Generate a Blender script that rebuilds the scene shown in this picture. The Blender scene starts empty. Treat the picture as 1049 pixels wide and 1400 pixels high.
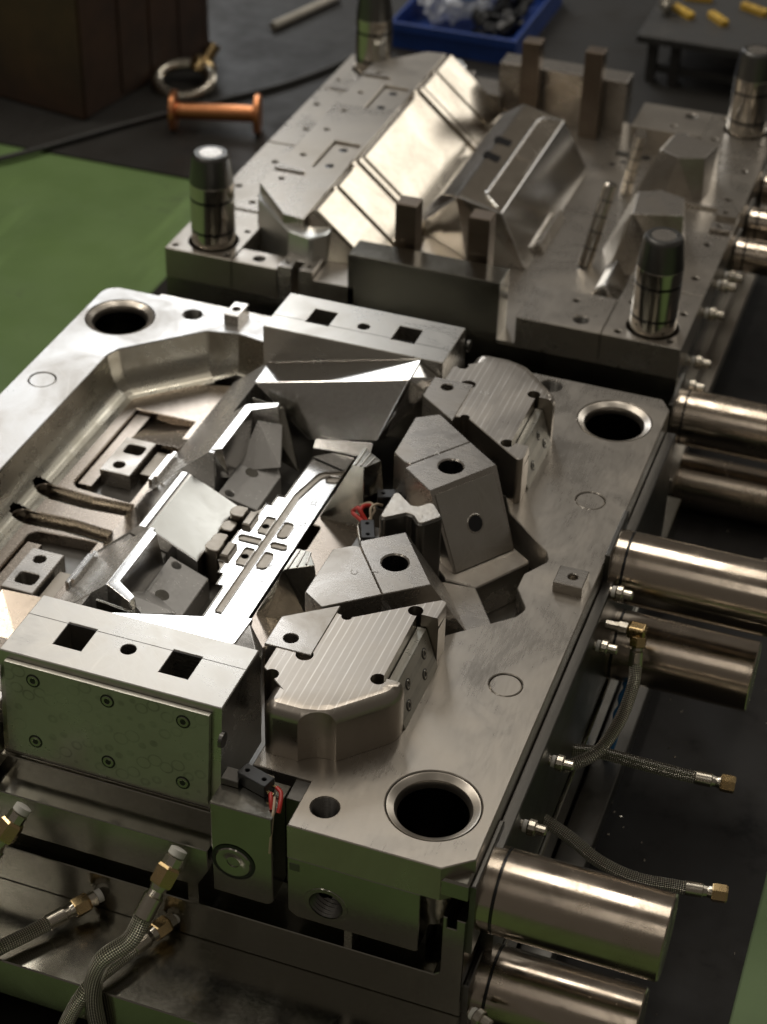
import bpy, bmesh, math, random
from mathutils import Vector, Matrix
random.seed(7)
R = math.radians
S = 0.001
col = bpy.context.scene.collection
scn = bpy.context.scene

# ------------------------------------------------------------------ camera
PITCH, YAW, ROLL = 0.6356, -0.3283, 0.0283
f = Vector((math.sin(YAW)*math.cos(PITCH), math.cos(YAW)*math.cos(PITCH), -math.sin(PITCH)))
r0 = Vector((math.cos(YAW), -math.sin(YAW), 0)); u0 = r0.cross(f)
rr = r0*math.cos(ROLL) + u0*math.sin(ROLL); uu = u0*math.cos(ROLL) - r0*math.sin(ROLL)
cam = bpy.data.cameras.new('camera'); camo = bpy.data.objects.new('camera', cam); col.objects.link(camo)
CP = Vector((0.9039, -1.360, 1.1043))
camo.matrix_world = Matrix(((rr.x, uu.x, -f.x, CP.x), (rr.y, uu.y, -f.y, CP.y), (rr.z, uu.z, -f.z, CP.z), (0, 0, 0, 1)))
cam.sensor_fit = 'VERTICAL'; cam.sensor_height = 36; cam.sensor_width = 36
cam.lens = 2499.8/1400*36
cam.clip_start = 0.05; cam.clip_end = 100
cam.dof.use_dof = True; cam.dof.focus_distance = 1.62; cam.dof.aperture_fstop = 6.3
scn.camera = camo

# ------------------------------------------------------------------ light (indoor workshop)
w = bpy.data.worlds.new('World'); scn.world = w; w.use_nodes = True
bg = w.node_tree.nodes['Background']; bg.inputs[0].default_value = (1.0, 0.88, 0.74, 1); bg.inputs[1].default_value = 0.07
def area(name, loc, target, sx, sy, power, color):
    l = bpy.data.lights.new(name, 'AREA'); l.shape = 'RECTANGLE'; l.size = sx; l.size_y = sy; l.energy = power; l.color = color
    o = bpy.data.objects.new(name, l); col.objects.link(o); o.location = loc
    o.rotation_euler = (Vector(target)-Vector(loc)).to_track_quat('-Z', 'Y').to_euler()
    return o
T0 = (0.3, 0.1, 0)
area('window_light', (-2.20, 5.28, 3.98), T0, .8, 1.7, 23, (0.96, 0.98, 1.0))
area('window_light', (-3.53, 5.37, 2.57), T0, 2.2, 1.5, 50, (0.96, 0.98, 1.0))
area('rear_window', (2.6, 5.9, 3.2), T0, 2.0, 3.4, 38, (1.0, 0.96, 0.89))
for k, (lx, ly) in enumerate(((-3.4, 1.0), (-1.7, 1.6), (0.2, 1.9), (2.1, 1.6), (-2.4, -2.6), (0.6, -3.2))):
    area('strip_lamp', (lx, ly, 4.6), (lx, ly, 0), .28, 2.6, (50, 38, 22, 8, 14, 6)[k], (1.0, 0.93, 0.83))
scn.view_settings.view_transform = 'Standard'; scn.view_settings.look = 'None'
scn.view_settings.exposure = 0.38; scn.view_settings.gamma = 1.0

# ------------------------------------------------------------------ materials
def nodes(name):
    m = bpy.data.materials.new(name); m.use_nodes = True
    nt = m.node_tree; return m, nt, nt.nodes['Principled BSDF'], nt.nodes.new, nt.links.new
def ramp(N, L, src, a, b, p0=.35, p1=.65):
    n = N('ShaderNodeMapRange'); n.inputs[1].default_value = p0; n.inputs[2].default_value = p1
    n.inputs[3].default_value = a; n.inputs[4].default_value = b; L(src, n.inputs[0]); return n.outputs[0]
def mixc(N, L, fac, a, b):
    n = N('ShaderNodeMix'); n.data_type = 'RGBA'
    if hasattr(fac, 'node'): L(fac, n.inputs[0])
    else: n.inputs[0].default_value = fac
    for i, c in ((6, a), (7, b)):
        if isinstance(c, tuple): n.inputs[i].default_value = (*c, 1)
        else: L(c, n.inputs[i])
    return n.outputs[2]
def steel(name, c=(.56, .54, .50), c2=None, rough=(.22, .38), stretch=(1, 1, 1), sc=14, bump=.03, lines=None, stain=.5, fine=260, swirl=0, scratch=0, ra=.025, metal=1):
    m, nt, P, N, L = nodes(name)
    P.inputs['Metallic'].default_value = metal
    tc = N('ShaderNodeTexCoord'); mp = N('ShaderNodeMapping'); mp.inputs['Scale'].default_value = stretch; L(tc.outputs['Object'], mp.inputs[0])
    n1 = N('ShaderNodeTexNoise'); n1.inputs['Scale'].default_value = sc; n1.inputs['Detail'].default_value = 6; n1.inputs['Roughness'].default_value = .65; n1.inputs['Distortion'].default_value = .6; L(tc.outputs['Object'], n1.inputs[0])
    n2 = N('ShaderNodeTexNoise'); n2.inputs['Scale'].default_value = fine; n2.inputs['Detail'].default_value = 3; L(mp.outputs[0], n2.inputs[0])
    c2 = c2 or tuple(x*k for x, k in zip(c, (.72, .68, .62)))
    colr = mixc(N, L, ramp(N, L, n1.outputs[0], 0, stain, .38, .68), c, c2)
    L(colr, P.inputs['Base Color'])
    ro = N('ShaderNodeMath'); ro.operation = 'ADD'
    L(ramp(N, L, n1.outputs[0], rough[0], rough[1], .35, .7), ro.inputs[0])
    L(ramp(N, L, n2.outputs[0], -ra, ra, .3, .7), ro.inputs[1]); L(ro.outputs[0], P.inputs['Roughness'])
    h = n2.outputs[0]
    if lines:
        ax, spacing, amt = lines
        wv = N('ShaderNodeTexWave'); wv.bands_direction = ax; wv.inputs['Scale'].default_value = .314/spacing; wv.inputs['Distortion'].default_value = .35; wv.inputs['Detail'].default_value = 2; L(tc.outputs['Object'], wv.inputs[0])
        a = N('ShaderNodeMath'); a.operation = 'MULTIPLY_ADD'; L(ramp(N, L, wv.outputs[0], 0, 1, .8, 1.0), a.inputs[0]); a.inputs[1].default_value = amt; L(h, a.inputs[2]); h = a.outputs[0]
        gm = N('ShaderNodeMath'); gm.operation = 'MULTIPLY'; L(ramp(N, L, wv.outputs[0], 0, 1, .86, 1.0), gm.inputs[0]); L(ramp(N, L, n2.outputs[0], .1, .6, .35, .65), gm.inputs[1]); ge = N('ShaderNodeNewGeometry'); sz = N('ShaderNodeSeparateXYZ'); L(ge.outputs['True Normal'], sz.inputs[0]); g2 = N('ShaderNodeMath'); g2.operation = 'MULTIPLY'; L(gm.outputs[0], g2.inputs[0]); L(ramp(N, L, sz.outputs[2], 0, 1, .8, .95), g2.inputs[1]); gm = g2
        L(mixc(N, L, gm.outputs[0], colr, (.82, .79, .74)), P.inputs['Base Color'])
    if swirl:
        acc = None
        for ox in (0, .5):
            m1 = N('ShaderNodeMapping'); m1.inputs['Scale'].default_value = (swirl, 0, swirl*1.15); m1.inputs['Location'].default_value = (ox, .5, ox*.6); L(tc.outputs['Object'], m1.inputs[0])
            vo = N('ShaderNodeTexVoronoi'); vo.inputs['Scale'].default_value = 1.0; vo.inputs['Randomness'].default_value = .18; L(m1.outputs[0], vo.inputs[0])
            d1 = N('ShaderNodeMath'); d1.operation = 'SUBTRACT'; L(vo.outputs['Distance'], d1.inputs[0]); d1.inputs[1].default_value = .44
            d3 = N('ShaderNodeMath'); d3.operation = 'ABSOLUTE'; L(d1.outputs[0], d3.inputs[0]); g = ramp(N, L, d3.outputs[0], 1, 0, .012, .035)
            if acc is None: acc = g
            else:
                mm = N('ShaderNodeMath'); mm.operation = 'MAXIMUM'; L(acc, mm.inputs[0]); L(g, mm.inputs[1]); acc = mm.outputs[0]
        gg = N('ShaderNodeMath'); gg.operation = 'MULTIPLY'; L(acc, gg.inputs[0]); L(ramp(N, L, n1.outputs[0], .1, .75, .4, .62), gg.inputs[1])
        L(mixc(N, L, gg.outputs[0], colr, tuple(k*.45 for k in c)), P.inputs['Base Color'])
    if scratch:
        acc = None
        for k, (ang, sx, sy) in enumerate(((.55, 46, 5), (-.8, 38, 4), (2.0, 30, 6))):
            m1 = N('ShaderNodeMapping'); m1.inputs['Rotation'].default_value = (.2*k, 0, ang); L(tc.outputs['Object'], m1.inputs[0])
            m2 = N('ShaderNodeMapping'); m2.inputs['Scale'].default_value = (sx, sy, sy); L(m1.outputs[0], m2.inputs[0])
            vo = N('ShaderNodeTexVoronoi'); vo.feature = 'DISTANCE_TO_EDGE'; vo.inputs['Scale'].default_value = 1.0; L(m2.outputs[0], vo.inputs[0])
            g = ramp(N, L, vo.outputs[0], 1, 0, .002, .012)
            if acc is None: acc = g
            else:
                mm = N('ShaderNodeMath'); mm.operation = 'MAXIMUM'; L(acc, mm.inputs[0]); L(g, mm.inputs[1]); acc = mm.outputs[0]
        gate = N('ShaderNodeMath'); gate.operation = 'MULTIPLY'; L(acc, gate.inputs[0]); L(ramp(N, L, n1.outputs[0], 0, scratch*.5, .46, .72), gate.inputs[1])
        L(mixc(N, L, gate.outputs[0], colr, tuple(min(1, x*1.35) for x in c)), P.inputs['Base Color'])
        r2 = N('ShaderNodeMath'); r2.operation = 'MULTIPLY_ADD'; L(gate.outputs[0], r2.inputs[0]); r2.inputs[1].default_value = .2; L(ro.outputs[0], r2.inputs[2]); L(r2.outputs[0], P.inputs['Roughness'])
    b = N('ShaderNodeBump'); b.inputs['Strength'].default_value = bump; b.inputs['Distance'].default_value = .001; L(h, b.inputs['Height']); L(b.outputs[0], P.inputs['Normal'])
    return m
def plain(name, c, rough=.5, metal=0, noise=None, bump=0, sc=30, spec=.5):
    m, nt, P, N, L = nodes(name); P.inputs['Metallic'].default_value = metal; P.inputs['Roughness'].default_value = rough
    P.inputs['Specular IOR Level'].default_value = spec
    tc = N('ShaderNodeTexCoord'); n1 = N('ShaderNodeTexNoise'); n1.inputs['Scale'].default_value = sc; n1.inputs['Detail'].default_value = 7; n1.inputs['Roughness'].default_value = .6; L(tc.outputs['Object'], n1.inputs[0])
    L(mixc(N, L, ramp(N, L, n1.outputs[0], 0, 1, .35, .68), c, noise or tuple(x*.75 for x in c)), P.inputs['Base Color'])
    L(ramp(N, L, n1.outputs[0], max(.03, rough-.08), min(1, rough+.08), .3, .7), P.inputs['Roughness'])
    if bump:
        b = N('ShaderNodeBump'); b.inputs['Strength'].default_value = bump; b.inputs['Distance'].default_value = .003; L(n1.outputs[0], b.inputs['Height']); L(b.outputs[0], P.inputs['Normal'])
    return m
M = {}
M['plate'] = steel('ground_steel', (.50, .465, .415), rough=(.24, .40), metal=.93, bump=.002, stain=.7, sc=9, stretch=(1, .12, 1), fine=620, ra=.02)
M['plate_left'] = steel('milled_steel', (.58, .57, .555), rough=(.26, .50), bump=.012, scratch=1.0, stretch=(1, 1, 1), stain=.6, sc=11)
M['side'] = steel('side_steel', (.37, .36, .32), rough=(.14, .24), bump=.012, stain=.5, sc=9)
M['block'] = steel('block_steel', (.54, .51, .47), c2=(.30, .265, .22), rough=(.22, .36), metal=.93, bump=.003, stain=.85, sc=13, stretch=(.12, 1, 1), fine=620, ra=.02)
M['slide'] = steel('slide_steel', (.56, .54, .50), stretch=(.12, 1, 1), fine=620, ra=.02, rough=(.26, .38), bump=.004, scratch=.8, stain=.5)
M['lines'] = steel('line_milled_steel', (.48, .44, .39), ra=.02, rough=(.28, .38), bump=.008, lines=('X', .0066, .9), stretch=(1, .04, 1), fine=420, stain=.4)
M['ramp'] = steel('polished_steel', (.74, .73, .71), rough=(.15, .19), bump=0, stain=.1, sc=6)
M['cavity'] = steel('cavity_steel', (.64, .625, .60), rough=(.14, .19), bump=0, stain=.25, sc=6)
M['satin'] = steel('satin_steel', (.84, .86, .84), rough=(.30, .40), bump=.02, stain=.25)
M['pocket'] = steel('pocket_steel', (.54, .52, .45), rough=(.22, .36), bump=.06, stain=.75, sc=20, stretch=(1, .2, 1), scratch=.3)
M['flank'] = steel('flank_steel', (.70, .69, .67), metal=.62, rough=(.22, .30), bump=0, stain=.2, sc=6)
M['knuckle'] = steel('knuckle_steel', (.27, .24, .20), rough=(.3, .4), bump=.004)
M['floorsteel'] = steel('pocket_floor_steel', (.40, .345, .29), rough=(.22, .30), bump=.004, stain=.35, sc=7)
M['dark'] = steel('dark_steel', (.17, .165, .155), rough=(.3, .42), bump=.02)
M['swirl'] = steel('swirl_finish_steel', (.46, .45, .40), metal=.7, rough=(.28, .40), bump=.02, swirl=46, stain=.5)
M['cream'] = steel('core_steel', (.62, .565, .48), rough=(.18, .28), bump=.01, stain=.3)
M['pintip'] = steel('pin_tip_steel', (.17, .17, .165), rough=(.28, .40), bump=.01)
M['pin'] = steel('pin_steel', (.62, .58, .52), rough=(.10, .20), bump=.004, stain=.3)
M['cyl'] = steel('cylinder_steel', (.50, .435, .36), ra=.02, sc=26, rough=(.15, .30), bump=.006, stretch=(.05, 1, 1), stain=.45, fine=420, lines=None)
M['brass'] = steel('brass', (.62, .46, .24), rough=(.2, .34), bump=.02)
M['nut'] = steel('plated_nut', (.60, .56, .48), rough=(.2, .32), bump=.02)
M['bronze'] = steel('bronze', (.21, .172, .138), rough=(.34, .48), bump=.02, stretch=(1, 1, .1), stain=.8)
M['sand'] = steel('blasted_steel', (.60, .57, .52), rough=(.30, .46), bump=.25, fine=160, sc=40)
M['engrave'] = plain('engraved_mark', (.55, .53, .50), .6, 1)
M['number'] = plain('etched_number', (.30, .29, .28), .5, 1)
M['mark_dark'] = plain('dark_mark', (.10, .095, .09), .5, 1)
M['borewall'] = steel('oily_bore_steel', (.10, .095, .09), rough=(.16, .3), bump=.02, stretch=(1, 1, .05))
M['blackhole'] = plain('recess_shade_black', (.012, .012, .013), .22, .0)  # near-black colour paints the shade inside holes, sockets and grooves
M['rubber'] = plain('black_plastic', (.018, .019, .02), .42)
M['red'] = plain('red_sleeve', (.55, .035, .025), .35)
M['wire'] = plain('bare_wire', (.62, .5, .36), .45)
M['tape'] = plain('white_tape', (.78, .76, .70), .6)
def floor_mat(name, c, c2, c3, rough, spec, scs):
    m, nt, P, N, L = nodes(name); tc = N('ShaderNodeTexCoord'); P.inputs['Specular IOR Level'].default_value = spec
    def nz(sc, det=6, st=(1, 1, 1), rot=0):
        mp = N('ShaderNodeMapping'); mp.inputs['Scale'].default_value = st; mp.inputs['Rotation'].default_value = (0, 0, rot); L(tc.outputs['Object'], mp.inputs[0])
        n = N('ShaderNodeTexNoise'); n.inputs['Scale'].default_value = sc; n.inputs['Detail'].default_value = det; n.inputs['Roughness'].default_value = .65; L(mp.outputs[0], n.inputs[0]); return n.outputs[0]
    a1, a2, a3 = nz(scs[0]), nz(scs[1], 8), nz(scs[2], 4, (1, .12, 1), .6)
    x = mixc(N, L, ramp(N, L, a1, 0, 1, .35, .65), c, c2)
    x = mixc(N, L, ramp(N, L, a2, 0, .7, .60, .72), x, c3)
    x = mixc(N, L, ramp(N, L, a3, 0, .45, .62, .74), x, tuple(min(1, k*1.6) for k in c))
    L(x, P.inputs['Base Color']); L(ramp(N, L, a2, rough[0], rough[1], .3, .7), P.inputs['Roughness'])
    b = N('ShaderNodeBump'); b.inputs['Strength'].default_value = .06; b.inputs['Distance'].default_value = .003; L(a2, b.inputs['Height']); L(b.outputs[0], P.inputs['Normal'])
    return m
M['green'] = floor_mat('green_epoxy', (.150, .235, .085), (.115, .185, .066), (.065, .085, .04), (.28, .55), .5, (2.2, 7, 11))
M['mat'] = floor_mat('oiled_shaded_floor', (.011, .0105, .010), (.020, .018, .016), (.006, .006, .006), (.45, .75), .22, (4, 16, 20))
M['concrete'] = floor_mat('stained_concrete', (.027, .025, .022), (.018, .017, .015), (.014, .013, .012), (.4, .7), .35, (3, 12, 9))
M['wood'] = plain('brown_panel', (.075, .040, .022), .55, 0, (.04, .024, .016), .1, 9)
M['copper'] = steel('copper', (.78, .33, .15), rough=(.28, .4), bump=.03)
M['blue'] = plain('blue_plastic', (.02, .065, .30), .42, 0, (.015, .05, .22))
M['bluelight'] = plain('light_blue_cap', (.03, .22, .55), .4)
M['bluerope'] = plain('blue_rope', (.02, .16, .40), .6)
M['yellow'] = plain('yellow_paint', (.62, .40, .05), .5, 0, (.45, .27, .03))
M['darkgrey'] = plain('dark_grey_paint', (.045, .043, .04), .5, 0, (.03, .03, .028))
M['rod'] = plain('pale_rod', (.5, .46, .38), .5)
def bagmat():
    m, nt, P, N, L = nodes('clear_plastic'); P.inputs['Base Color'].default_value = (.72, .75, .8, 1); P.inputs['Roughness'].default_value = .18
    P.inputs['Alpha'].default_value = .72
    return m
M['bag'] = bagmat()
def braid():
    m, nt, P, N, L = nodes('steel_braid'); P.inputs['Metallic'].default_value = 1; P.inputs['Roughness'].default_value = .28
    uv = N('ShaderNodeUVMap'); sep = N('ShaderNodeSeparateXYZ'); L(uv.outputs[0], sep.inputs[0])
    outs = []
    for s in (1, -1):
        a = N('ShaderNodeMath'); a.operation = 'MULTIPLY_ADD'; L(sep.outputs[1], a.inputs[0]); a.inputs[1].default_value = s; L(sep.outputs[0], a.inputs[2])
        b = N('ShaderNodeMath'); b.operation = 'SINE'; c = N('ShaderNodeMath'); c.operation = 'MULTIPLY'; L(a.outputs[0], c.inputs[0]); c.inputs[1].default_value = 2*math.pi; L(c.outputs[0], b.inputs[0]); outs.append(b.outputs[0])
    mx = N('ShaderNodeMath'); mx.operation = 'MULTIPLY'; L(outs[0], mx.inputs[0]); L(outs[1], mx.inputs[1])
    L(mixc(N, L, ramp(N, L, mx.outputs[0], 0, 1, -.4, .5), (.11, .10, .085), (.85, .79, .68)), P.inputs['Base Color'])
    b = N('ShaderNodeBump'); b.inputs['Strength'].default_value = .8; b.inputs['Distance'].default_value = .002; L(mx.outputs[0], b.inputs['Height']); L(b.outputs[0], P.inputs['Normal'])
    return m
M['braid'] = braid()

# ------------------------------------------------------------------ object helpers (all lengths in mm)
ORG = {}
def thing(name, label, cat, loc=(0, 0, 0), group=None):
    o = bpy.data.objects.new(name, None); col.objects.link(o); o.empty_display_size = .02
    o.location = [c*S for c in loc]; ORG[o.name] = Vector(loc)*S
    o['label'] = label; o['category'] = cat
    if group: o['group'] = group
    return o
def mkobj(name, bm, mat, parent=None, smooth=32):
    bmesh.ops.recalc_face_normals(bm, faces=bm.faces)
    off = ORG.get(parent.name, Vector()) if parent else Vector()
    for v in bm.verts: v.co = v.co*S - off
    me = bpy.data.meshes.new(name); bm.to_mesh(me); bm.free()
    for p in me.polygons: p.use_smooth = True
    me.set_sharp_from_angle(angle=R(smooth))
    me.materials.append(M[mat] if isinstance(mat, str) else mat)
    o = bpy.data.objects.new(name, me); col.objects.link(o)
    wn = o.modifiers.new('weighted_normal', 'WEIGHTED_NORMAL'); wn.keep_sharp = True; wn.weight = 100; wn.mode = 'FACE_AREA'
    if parent: o.parent = parent
    ORG[o.name] = off
    return o
def tag(o, label, cat, group=None):
    o['label'] = label; o['category'] = cat
    if group: o['group'] = group
    return o
def structure(o): o['kind'] = 'structure'; return o
def area2(p): return sum(p[i][0]*p[(i+1) % len(p)][1]-p[(i+1) % len(p)][0]*p[i][1] for i in range(len(p)))
def circ(cx, cy, r, n=32): return [(cx+r*math.cos(2*math.pi*i/n), cy+r*math.sin(2*math.pi*i/n)) for i in range(n)]
def arc(cx, cy, r, a0, a1, n=7): return [(cx+r*math.cos(R(a0+(a1-a0)*i/(n-1))), cy+r*math.sin(R(a0+(a1-a0)*i/(n-1)))) for i in range(n)]
def rp(pts, n=6):
    """polygon with corner radii: (x, y, r)"""
    out = []; k = len(pts)
    for i in range(k):
        p = Vector(pts[i][:2]); rad = pts[i][2] if len(pts[i]) > 2 else 0
        if rad <= 0: out.append((p.x, p.y)); continue
        a = Vector(pts[i-1][:2])-p; b = Vector(pts[(i+1) % k][:2])-p
        la, lb = a.length, b.length; a.normalize(); b.normalize()
        ang = a.angle(b)
        if ang > 3.1: out.append((p.x, p.y)); continue
        t = min(rad/math.tan(ang/2), la*.49, lb*.49); rad = t*math.tan(ang/2)
        c = p+(a+b).normalized()*(rad/math.sin(ang/2))
        s = (p+a*t)-c; e = (p+b*t)-c
        a0 = math.atan2(s.y, s.x); a1 = math.atan2(e.y, e.x); d = (a1-a0+math.pi) % (2*math.pi)-math.pi
        for j in range(n+1): out.append((c.x+rad*math.cos(a0+d*j/n), c.y+rad*math.sin(a0+d*j/n)))
    return out
def offset(p, ds):
    """offset a CCW polygon inwards by ds[i] on edge i (i -> i+1)"""
    n = len(p); out = []
    for i in range(n):
        a, b, c = Vector(p[i-1]), Vector(p[i]), Vector(p[(i+1) % n])
        e1 = (b-a).normalized(); e2 = (c-b).normalized(); n1 = Vector((-e1.y, e1.x)); n2 = Vector((-e2.y, e2.x))
        d1, d2 = ds[i-1], ds[i]; cr = e1.x*e2.y-e1.y*e2.x
        if abs(cr) < .05: out.append(tuple(b+(n1*d1+n2*d2)/2)); continue
        p1 = a+n1*d1; p2 = b+n2*d2; t = ((p2.x-p1.x)*e2.y-(p2.y-p1.y)*e2.x)/cr
        q = p1+e1*t
        if (q-b).length > 4*max(d1, d2, .01): q = b+(n1*d1+n2*d2)/2
        out.append(tuple(q))
    return out
def prism_bm(outer, holes=(), z0=0, z1=1, ch=.8, rad=None, bottom=None, frame=None, bm=None, hch=None):
    """solid with holes; ch = top edge chamfer, rad(mid point of edge) gives a larger edge radius"""
    bm = bm or bmesh.new(); fr = frame or (lambda a, b, h: (a, b, h))
    if area2(outer) < 0:
        outer = outer[::-1]
        if bottom: bottom = bottom[::-1]
    holes = [h if area2(h) < 0 else h[::-1] for h in holes]
    def loop(p, z): return [bm.verts.new(fr(x, y, z)) for x, y in p]
    def wall(A, B):
        n = len(A)
        for i in range(n):
            try: bm.faces.new((A[i], A[(i+1) % n], B[(i+1) % n], B[i]))
            except ValueError: pass
    tops, bots = [], []
    for k, p in enumerate([outer]+list(holes)):
        n = len(p)
        if k == 0:
            rs = [ch]*n
            if rad: rs = [max(ch, rad((p[i][0]+p[(i+1) % n][0])/2, (p[i][1]+p[(i+1) % n][1])/2)) for i in range(n)]
        else: rs = [ch if hch is None else hch]*n
        mx = max(rs); hs = sorted(set([mx, 0.0]+([mx*.72, mx*.45, mx*.22, mx*.07] if mx > 3 else [])+([ch] if mx > ch else [])), reverse=True) if mx > 0 else [0]
        bt = loop(bottom if (k == 0 and bottom) else p, z0); bots.append(bt); prev = bt
        for h in hs:
            def ins(rd):
                if rd <= 0 or h >= rd: return 0
                if rd <= 3: return rd-h
                return rd-math.sqrt(max(0, rd*rd-(rd-h)**2))
            ds = [ins(x) for x in rs]
            q = offset(p, ds) if max(ds) > 0 else p
            cur = loop(q, z1-h); wall(prev, cur); prev = cur
        tops.append(prev)
    for L in (tops, bots):
        es = []
        for lp in L:
            for i in range(len(lp)):
                e = bm.edges.get((lp[i], lp[(i+1) % len(lp)])) or bm.edges.new((lp[i], lp[(i+1) % len(lp)]))
                es.append(e)
        bmesh.ops.triangle_fill(bm, edges=es, use_beauty=True, use_dissolve=False)
    return bm
def prism(name, outer, mat, parent, z0, z1, holes=(), smooth=32, **k): return mkobj(name, prism_bm(outer, holes, z0, z1, **k), mat, parent, smooth)
def FXZ(v0): return lambda a, b, h: (a, v0+h, b)      # polygon in x-z, height along +v
def FNEG(v0): return lambda a, b, h: (a, v0-h, b)     # polygon in x-z, height towards the viewer (-v)
def FYZ(x0): return lambda a, b, h: (x0+h, a, b)      # polygon in v-z, height along +x
def cut(o, cutters):
    """subtract the solids in `cutters` (bmeshes in mm) from o"""
    off = ORG[o.name]; tmp = []; wn = o.modifiers[0]; o.modifiers.remove(wn)
    for bm in cutters:
        bmesh.ops.recalc_face_normals(bm, faces=bm.faces)
        for v in bm.verts: v.co = v.co*S-off
        me = bpy.data.meshes.new('cutter'); bm.to_mesh(me); bm.free(); c = bpy.data.objects.new('cutter', me); col.objects.link(c)
        c.parent = o.parent; tmp.append(c)
        md = o.modifiers.new('cut', 'BOOLEAN'); md.operation = 'DIFFERENCE'; md.solver = 'EXACT'; md.object = c
    bpy.context.view_layer.update(); dg = bpy.context.evaluated_depsgraph_get()
    me = bpy.data.meshes.new_from_object(o.evaluated_get(dg)); mats = list(o.data.materials)
    o.modifiers.clear()
    for c in tmp: bpy.data.objects.remove(c)
    o.data = me; me.materials.clear()
    for m in mats: me.materials.append(m)
    for p in me.polygons: p.use_smooth = True; p.material_index = 0
    me.set_sharp_from_angle(angle=R(30))
    wn = o.modifiers.new('weighted_normal', 'WEIGHTED_NORMAL'); wn.keep_sharp = True; wn.weight = 100; wn.mode = 'FACE_AREA'
    return o
def cyl_bm(x, y, z0, z1, r, n=28): return prism_bm(circ(x, y, r, n), (), z0, z1, ch=0)
def hull(name, pts, mat, parent, bev=1.0, seg=2, smooth=32):
    bm = bmesh.new(); vs = [bm.verts.new(p) for p in pts]
    res = bmesh.ops.convex_hull(bm, input=vs)
    bad = [v for v in bm.verts if not v.link_faces]
    bmesh.ops.delete(bm, geom=bad, context='VERTS')
    bmesh.ops.dissolve_limit(bm, angle_limit=R(1.5), verts=bm.verts, edges=bm.edges)
    if bev: bmesh.ops.bevel(bm, geom=[e for e in bm.edges], offset=bev, segments=seg, profile=.5, affect='EDGES', clamp_overlap=True)
    return mkobj(name, bm, mat, parent, smooth)
def box(name, x0, x1, y0, y1, z0, z1, mat, parent, bev=.8): return prism(name, [(x0, y0), (x1, y0), (x1, y1), (x0, y1)], mat, parent, z0, z1, ch=bev)
def basis(d):
    d = Vector(d).normalized(); a = Vector((0, 0, 1)) if abs(d.z) < .9 else Vector((1, 0, 0))
    x = d.cross(a).normalized(); return x, d.cross(x), d
def lathe_bm(prof, org, axis=(0, 0, 1), n=40, bm=None, closed=False):
    bm = bm or bmesh.new(); X, Y, Z = basis(axis); o = Vector(org); rows = []
    for r, h in prof:
        if r < 1e-4: rows.append([bm.verts.new(o+Z*h)])
        else: rows.append([bm.verts.new(o+Z*h+(X*math.cos(2*math.pi*i/n)+Y*math.sin(2*math.pi*i/n))*r) for i in range(n)])
    prs = list(zip(rows, rows[1:]))+([(rows[-1], rows[0])] if closed else [])
    for A, B in prs:
        for i in range(n):
            j = (i+1) % n
            if len(A) == 1 and len(B) == 1: continue
            if len(A) == 1: bm.faces.new((A[0], B[i], B[j]))
            elif len(B) == 1: bm.faces.new((A[i], B[0], A[j]))
            else: bm.faces.new((A[i], A[j], B[j], B[i]))
    return bm
def lathe(name, prof, org, mat, parent, axis=(0, 0, 1), n=40, smooth=32, closed=False): return mkobj(name, lathe_bm(prof, org, axis, n, None, closed), mat, parent, smooth)
def spline(pts, sub=10):
    P = [Vector(p) for p in pts]; P = [P[0]*2-P[1]]+P+[P[-1]*2-P[-2]]; out = []
    for i in range(1, len(P)-2):
        for k in range(sub):
            t = k/sub; a, b, c, d = P[i-1:i+3]
            out.append(.5*((2*b)+(c-a)*t+(2*a-5*b+4*c-d)*t*t+(-a+3*b-3*c+d)*t**3))
    out.append(P[-2]); return out
def tube(name, pts, r, mat, parent, n=14, sub=10, curve=True, ends=True, twist=None):
    pts = spline(pts, sub) if curve else [Vector(p) for p in pts]
    bm = bmesh.new(); uvl = bm.loops.layers.uv.new('UVMap') if twist else None
    t = (pts[1]-pts[0]).normalized(); X = basis(t)[0]; rows = []; s = 0; ss = []
    for i, p in enumerate(pts):
        t = (pts[min(i+1, len(pts)-1)]-pts[max(i-1, 0)]).normalized()
        X = (X-t*X.dot(t)).normalized(); Y = t.cross(X)
        rows.append([bm.verts.new(p+(X*math.cos(2*math.pi*k/n)+Y*math.sin(2*math.pi*k/n))*r) for k in range(n)])
        if i: s += (p-pts[i-1]).length
        ss.append(s)
    for i in range(len(rows)-1):
        for k in range(n):
            j = (k+1) % n; fc = bm.faces.new((rows[i][k], rows[i][j], rows[i+1][j], rows[i+1][k]))
            if uvl:
                for lp, (a, b) in zip(fc.loops, ((k, i), (k+1, i), (k+1, i+1), (k, i+1))): lp[uvl].uv = (a/n*twist[0], ss[b]/twist[1])
    if ends: bm.faces.new(rows[0]); bm.faces.new(rows[-1][::-1])
    return mkobj(name, bm, mat, parent, 50)
def socket_screw(parent, org, axis, r, mat='side', name='socket_screw'):
    o = lathe(name, [(r*.52, .12), (r*.52, .5), (r*.62, .75), (r*.92, .7), (r, .4), (r, .1)], org, mat, parent, axis, 24)
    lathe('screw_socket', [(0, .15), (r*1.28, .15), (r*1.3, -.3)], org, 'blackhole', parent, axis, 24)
    return o
def thread_prof(r, depth, pitch):
    p = []; h = 0
    while h > -depth:
        p += [(r+pitch*.35, h), (r-pitch*.12, h-pitch*.5)]; h -= pitch
    return p
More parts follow.
